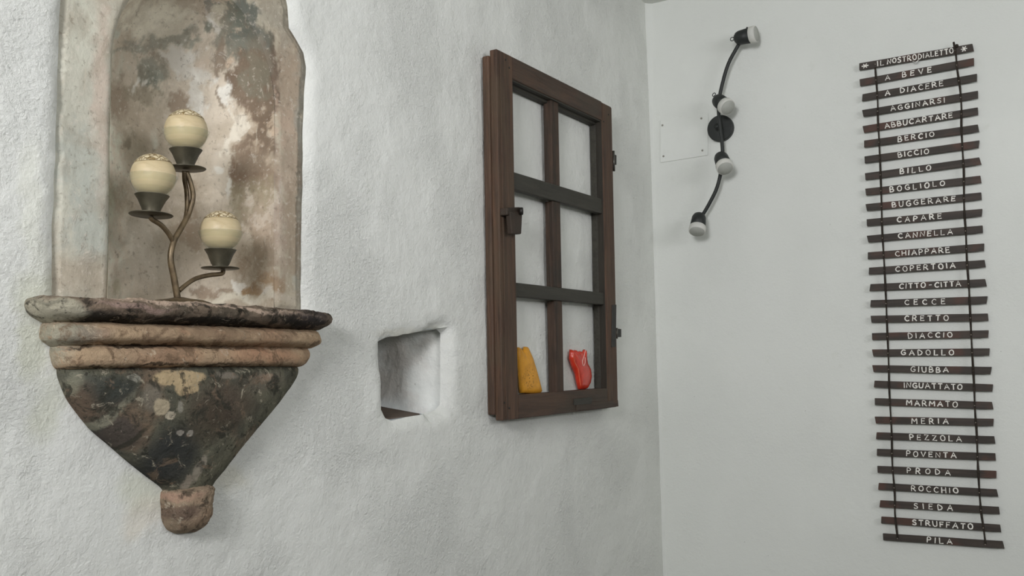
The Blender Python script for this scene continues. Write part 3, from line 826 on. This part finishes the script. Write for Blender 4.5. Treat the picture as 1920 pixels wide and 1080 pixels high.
# ---------------------------------------------------------------- four-spot lamp on the right wall
m_lampblk = plain('matt_black_metal', (44, 47, 45), .5, .4, .1, var=.1, nscale=40)
M = Mat('frosted_lens', .55, .4); M.color(M.mix(M.rng(M.noise(20,2),.4,.6), srgb((214,214,206)), srgb((204,205,198))))
m_lens = M.m
m_lensf = plain('lens_face', (176, 178, 170), .6, .3, var=.04)
pc = RW(1353, 242)
lamp = thing('spot_lamp', 'black curved four spot wall lamp with round mount on the right wall', 'lamp', pc)
obj('mount_plate', *lathe([(0,-.002),(.044,-.002),(.0455,.002),(.0455,.016),(.043,.019),(0,.020)], pc, (-1,0,0), 48), m_lampblk, lamp, smooth=False, bevel=.001)
SO = -.052
pth = [(1403,52),(1394,68),(1383,87),(1366,119),(1355,155),(1348,190),(1348,218),(1351,245),(1354,270),(1355,292),(1353,315),(1345,350),(1332,378),(1318,402),(1300,427)]
obj('arm', *tube([RW(a, b, SO) for a, b in pth], .0062, 12, 4), m_lampblk, lamp, smooth=True)
obj('arm_post', *lathe([(.009,.018),(.009,.050),(0,.050)], pc, (-1,0,0), 16), m_lampblk, lamp, smooth=True)
HEADS = [((1382,72),(-.05,-1,.02),True),((1345,187),(-.42,-.66,-.60),True),((1351,293),(-.50,-.38,-.74),False),((1311,405),(-.50,-.04,-.86),False)]
for (a, b_), ax, ring in HEADS:
    ax = Vector(ax).normalized(); c = RW(a, b_, SO-.014) - ax*.005
    hd = obj('spot_head', *lathe([(0,-.005),(.012,-.003),(.020,.004),(.0238,.014),(.0245,.026),(.0262,.052),(.0250,.052),(.0200,.046),(0,.046)], c, ax, 36), m_lampblk, lamp, smooth=True)
    obj('lens_ring', *lathe([(0,.050),(.0255,.050),(.0280,.052),(.0285,.062),(.0275,.0715),(.0262,.072),(0,.072)], c, ax, 40), m_lens, hd, smooth=True)
    obj('lens_face', *lathe([(0,.0715),(.0252,.0719),(.0248,.0730),(0,.0740)], c, ax, 40), m_lensf, hd, smooth=True)
    if ring:
        side_ = -ax*.008 + Vector((0, .0, .012 if ax.y > -.9 else 0))
        rc = c + side_ + Vector((-.004, .003, 0)); t_ = ax.cross(Vector((-1,0,0))).normalized()
        obj('key_ring', *tube([rc + (ax*math.cos(k*math.pi/5) + t_*math.sin(k*math.pi/5))*.0062 for k in range(11)], .0014, 6, 2), m_lampblk, hd, smooth=True)

# ---------------------------------------------------------------- hanging sign of thirty lettered slats
def slat_wood():
    M = Mat('dark_stained_slat', .6, .3)
    g = M.noise(2, 6, .6, M.mapping((30, 2.5, 40)), .6); n = M.noise(9, 3, .5)
    col = M.mix(M.rng(g, .35, .65), srgb((72,64,58)), srgb((58,53,48)))
    col = M.mix(M.rng(n, .52, .66, 0, .8), col, srgb((86,62,53)))
    M.color(col); M.bump(g, .0008); return M.m
m_slat = slat_wood()
m_chalk = plain('white_hand_lettering', (236, 234, 226), .8, .2, var=.06, nscale=200)
m_cord = plain('dark_brown_cord', (52, 46, 40), .8, .2, var=.3, nscale=150, bump=.0008)
m_pin = plain('brass_pin', (150, 140, 128), .4, .5, .5, var=.1)
GL = {  # pen strokes in a unit box, x right, y up
 'A': (.95, [[(0,0),(.48,1),(.95,0)],[(.2,.36),(.76,.36)]]),
 'B': (.75, [[(0,0),(.03,1),(.45,.98),(.6,.8),(.45,.56),(.05,.52)],[(.3,.54),(.68,.42),(.72,.2),(.5,.02),(0,0)]]),
 'C': (.8, [[(.8,.85),(.5,1),(.18,.85),(0,.5),(.15,.15),(.48,0),(.8,.12)]]),
 'D': (.8, [[(0,0),(.02,1),(.4,.94),(.74,.68),(.78,.4),(.5,.1),(0,0)]]),
 'E': (.7, [[(.7,.98),(.04,1),(0,0),(.7,.03)],[(.03,.52),(.58,.54)]]),
 'F': (.68, [[(.68,.98),(.04,1),(0,0)],[(.03,.52),(.56,.54)]]),
 'G': (.85, [[(.78,.88),(.5,1),(.18,.86),(0,.48),(.16,.12),(.48,0),(.8,.14),(.82,.44),(.5,.44)]]),
 'H': (.8, [[(0,0),(.02,1)],[(.78,0),(.78,1)],[(.01,.5),(.78,.52)]]),
 'I': (.12, [[(.05,0),(.07,1)]]),
 'L': (.68, [[(.04,1),(0,0),(.68,.03)]]),
 'M': (1.0, [[(0,0),(.06,1),(.5,.4),(.92,1),(1.0,0)]]),
 'N': (.82, [[(0,0),(.03,1),(.78,.02),(.82,1)]]),
 'O': (.85, [[(.45,1),(.14,.86),(0,.5),(.14,.12),(.45,0),(.74,.14),(.85,.5),(.72,.88),(.45,1)]]),
 'P': (.7, [[(0,0),(.03,1),(.5,.96),(.68,.75),(.5,.5),(.03,.46)]]),
 'R': (.8, [[(0,0),(.03,1),(.5,.97),(.66,.77),(.5,.54),(.03,.5)],[(.3,.5),(.8,0)]]),
 'S': (.7, [[(.68,.88),(.4,1),(.1,.86),(.1,.64),(.4,.52),(.66,.36),(.64,.12),(.34,0),(0,.12)]]),
 'T': (.8, [[(0,.98),(.8,1)],[(.42,1),(.4,0)]]),
 'U': (.8, [[(0,1),(.02,.3),(.2,.03),(.5,.0),(.74,.22),(.8,1)]]),
 'V': (.85, [[(0,1),(.42,0),(.85,1)]]),
 'Z': (.8, [[(.03,.98),(.76,1),(0,.02),(.8,.03)]]),
 '-': (.5, [[(0,.5),(.5,.52)]]),
 '*': (.8, [[(0,.5),(.8,.5)],[(.2,.1),(.6,.9)],[(.6,.1),(.2,.9)]]),
}
SLATS = [
 (1611,125,1824.5,88.5,[('*',1616,1628),('IL',1645,1657),('NOSTRO',1664,1718),('DIALETTO',1722,1787),('*',1802,1813)]),
 (1612,155,1826,115.5,[('A',1660,1671),('BEVE',1692,1746)]),
 (1616.5,183,1831.5,145,[('A',1660,1671.5),('DIACERE',1688.5,1768)]),
 (1617.5,212.5,1833.5,177,[('AGGINARSI',1670,1771)]),
 (1618.5,242.5,1833.5,208,[('ABBUCARTARE',1659,1785.6)]),
 (1620,270,1834.5,240,[('BERCIO',1684,1751)]),
 (1621,299.5,1835.5,270,[('BICCIO',1684,1741)]),
 (1622,331,1838,301.5,[('BILLO',1688,1745)]),
 (1623,360,1839,336,[('BOGLIOLO',1668.7,1771)]),
 (1624,389,1840,367.5,[('BUGGERARE',1673,1791)]),
 (1625,417.5,1841,398.5,[('CAPARE',1682.5,1765)]),
 (1626.5,448,1842.5,429.5,[('CANNELLA',1684.5,1786)]),
 (1627,479.5,1845,463.5,[('CHIAPPARE',1679,1780)]),
 (1629,508,1847,494,[('COPERTOIA',1679.5,1791)]),
 (1631,539,1848.5,530,[('CITTO',1686.7,1735),('-',1742,1748),('CITTA',1753,1801)]),
 (1632,569,1850.5,562.5,[('CECCE',1696.7,1771.7)]),
 (1633,598.5,1852.5,594.5,[('CRETTO',1696.7,1778)]),
 (1635,631,1853,626,[('DIACCIO',1703,1785)]),
 (1636,661.5,1855,660,[('GADOLLO',1690,1788)]),
 (1636.5,691,1858,695,[('GIUBBA',1708,1778)]),
 (1639,720,1861,727.5,[('INGUATTATO',1695,1803.7)]),
 (1640,753,1861,760.5,[('MARMATO',1700,1795)]),
 (1641,787.5,1862.5,792,[('MERIA',1709.7,1778)]),
 (1643,817,1865,825,[('PEZZOLA',1706,1802.5)]),
 (1644,848,1866.5,857,[('POVENTA',1700,1792.5)]),
 (1645,880,1868,890,[('PRODA',1701,1781.7)]),
 (1647,912,1870,924.5,[('ROCCHIO',1709,1796)]),
 (1649.5,944.5,1873.5,957.5,[('SIEDA',1713.7,1786)]),
 (1652,975,1876,991,[('STRUFFATO',1711,1823.7)]),
 (1655.5,1006.5,1881.5,1022,[('PILA',1738.7,1785)]),
]
XB, XF = -.012, -.018                         # back and front of the slats
cordL = [(1641,127),(1645.5,188),(1646,225),(1649,278),(1652.5,370),(1654,430),(1657.5,490),(1661,557),(1663,608),(1666,677),(1667.5,735),(1671.7,810),(1673,868),(1677.5,925),(1678,963),(1683,1009)]
cordR = [(1788,79),(1792,100),(1794.5,129),(1800,165),(1802.6,203),(1802.5,237),(1805,287),(1807,320),(1807.5,378),(1808.7,407),(1811,440),(1813,490),(1816.7,540),(1817.7,560),(1820,608),(1822.5,658),(1826,717),(1828,768),(1831,810),(1833,860),(1834,883),(1836.7,928),(1840,963),(1845,997),(1847.5,1019)]
def at_y(path, y):
    for (x1,y1),(x2,y2) in zip(path, path[1:]):
        if y1 <= y <= y2: return x1+(x2-x1)*(y-y1)/(y2-y1)
    return path[0][0] if y < path[0][1] else path[-1][0]
sign = thing('slat_sign', 'hanging ladder of thirty dark wooden slats with white hand lettered dialect words', 'sign', RW(1768, 1015, 0))
for i, (xl, yl, xr, yr, words) in enumerate(SLATS):
    A = RW(xl, yl, XF); B = RW(xr, yr, XF)
    u = (B-A).normalized(); vv_ = Vector((0, -u.z, u.y)) if False else u.cross(Vector((-1,0,0))).normalized()
    if vv_.z < 0: vv_ = -vv_
    hl = (RW(xl, yl-6.4, XF)-RW(xl, yl+6.4, XF)).length/2; hr = (RW(xr, yr-6.9, XF)-RW(xr, yr+6.9, XF)).length/2
    j = lambda s: random.uniform(-s, s)
    k1, k2 = j(.002), j(.0025)
    N = 12; sv, sf = [], []
    for t in range(N+1):
        s = t/N; p = A.lerp(B, s); h = hl + (hr-hl)*s
        wv = .0007*noise.noise(Vector((i*3.3, s*3, 0))); sk = (-k1 if t == 0 else k2 if t == N else 0)
        for sg, xx in ((1,XF),(-1,XF),(-1,XB),(1,XB)):
            q = p + vv_*(h*sg + wv) + u*sk*sg; sv.append((xx, q.y, q.z))
    for t in range(N):
        for e in range(4):
            a = t*4; sf.append((a+e, a+(e+1) % 4, a+4+(e+1) % 4, a+4+e))
    sf.append((3,2,1,0)); sf.append(tuple(N*4+e for e in range(4)))
    words_txt = ' '.join(w_[0] for w_ in words if w_[0] != '*').replace(' - ', ' -')
    sl = obj('slat', sv, sf, m_slat, sign, bevel=.0008, seg=1)
    sl['label'] = 'dark slat lettered ' + words_txt
    # lettering: slightly raised pen strokes
    for (wd, x0, x1) in words:
        L = MB()
        def pt(px):
            s = (px-xl)/(xr-xl); return RW(px, yl+(yr-yl)*s, XF-.0002)
        P0, P1 = pt(x0), pt(x1); wl_ = (P1-P0).length
        nat = sum(GL[c_][0] for c_ in wd); gaps = len(wd)-1
        hgt = .0150 if wd != '*' else .0165
        # natural gap .35; squeeze or widen to the measured length
        unit = wl_/(nat + gaps*.45)
        cw = min(unit, hgt*.95) if wd != '*' else wl_/.8 ; gap = (wl_ - nat*cw)/gaps if gaps else 0
        pos = 0
        for c_ in wd:
            wd_, strokes = GL[c_]
            hh = hgt*random.uniform(.92, 1.08); dv = j(.0009); sl_ = j(.10)
            for st in strokes:
                pts = [P0 + u*(pos + (a_ + sl_*(b2-.5))*cw) + vv_*((b2-.5)*hh + dv) for a_, b2 in st]
                if len(pts) > 4: pts = smooth_path(pts, 3)
                r_ = .00150*random.uniform(.8, 1.25)
                nn = len(pts); bv = []; bf = []
                for q_ in range(nn):
                    d = (pts[min(q_+1,nn-1)]-pts[max(q_-1,0)]).normalized(); s_ = d.cross(Vector((-1,0,0))).normalized()
                    e_ = (-d if q_ == 0 else d if q_ == nn-1 else d*0)*r_*.6
                    rr = r_*random.uniform(.85, 1.15)
                    bv += [pts[q_]+s_*rr+e_, pts[q_]-s_*rr+e_, pts[q_]+Vector((-.0006,0,0))+e_*.5]
                for q_ in range(nn-1):
                    a = q_*3; bf += [(a, a+3, a+5, a+2), (a+2, a+5, a+4, a+1)]
                L.add((bv, bf))
            pos += wd_*cw + gap
        obj('lettering', L.v, L.f, m_chalk, sl)
    for path in (cordL, cordR):
        yy = yl + (yr-yl)*((path[0][0]-xl)/(xr-xl)); xx = at_y(path, yy)
        yy = yl + (yr-yl)*((xx-xl)/(xr-xl)); xx = at_y(path, yy)
        if i in (0,) and path is cordL: pass
        obj('pin', *lathe([(0,-.002),(.0011,-.002),(.0019,.0030),(.0012,.0038),(0,.004)], RW(xx, yy+1, XF-.0012), (-1,0,0), 8), m_pin, sl, smooth=True)
def wav(path, s):
    return [RW(a, b, XF-.0016 + .0012*math.sin(k*1.7+s)) for k, (a, b) in enumerate(path)]
obj('cord', *tube(wav(cordL, 0), lambda t: .0028+.0005*math.sin(t*60), 8, 6), m_cord, sign, smooth=True)
obj('cord', *tube(wav(cordR, 2), lambda t: .0029+.0005*math.sin(t*70), 8, 6), m_cord, sign, smooth=True)
obj('knot', *lathe([(0,-.006),(.004,-.004),(.0055,0),(.004,.004),(0,.006)], RW(1794,86,XF-.003), (0,.3,1), 12), m_cord, sign, smooth=True)
# small metal hook under the title slat
hc = RW(1716.5, 111.5, XF-.004)
obj('hook', *tube([hc+Vector((0, .0085*math.cos(a), .0085*math.sin(a))) for a in [math.radians(200+k*14) for k in range(11)]] , .0017, 8, 2), plain('bright_hook', (190,190,184), .3, .5, .8), sign, smooth=True)
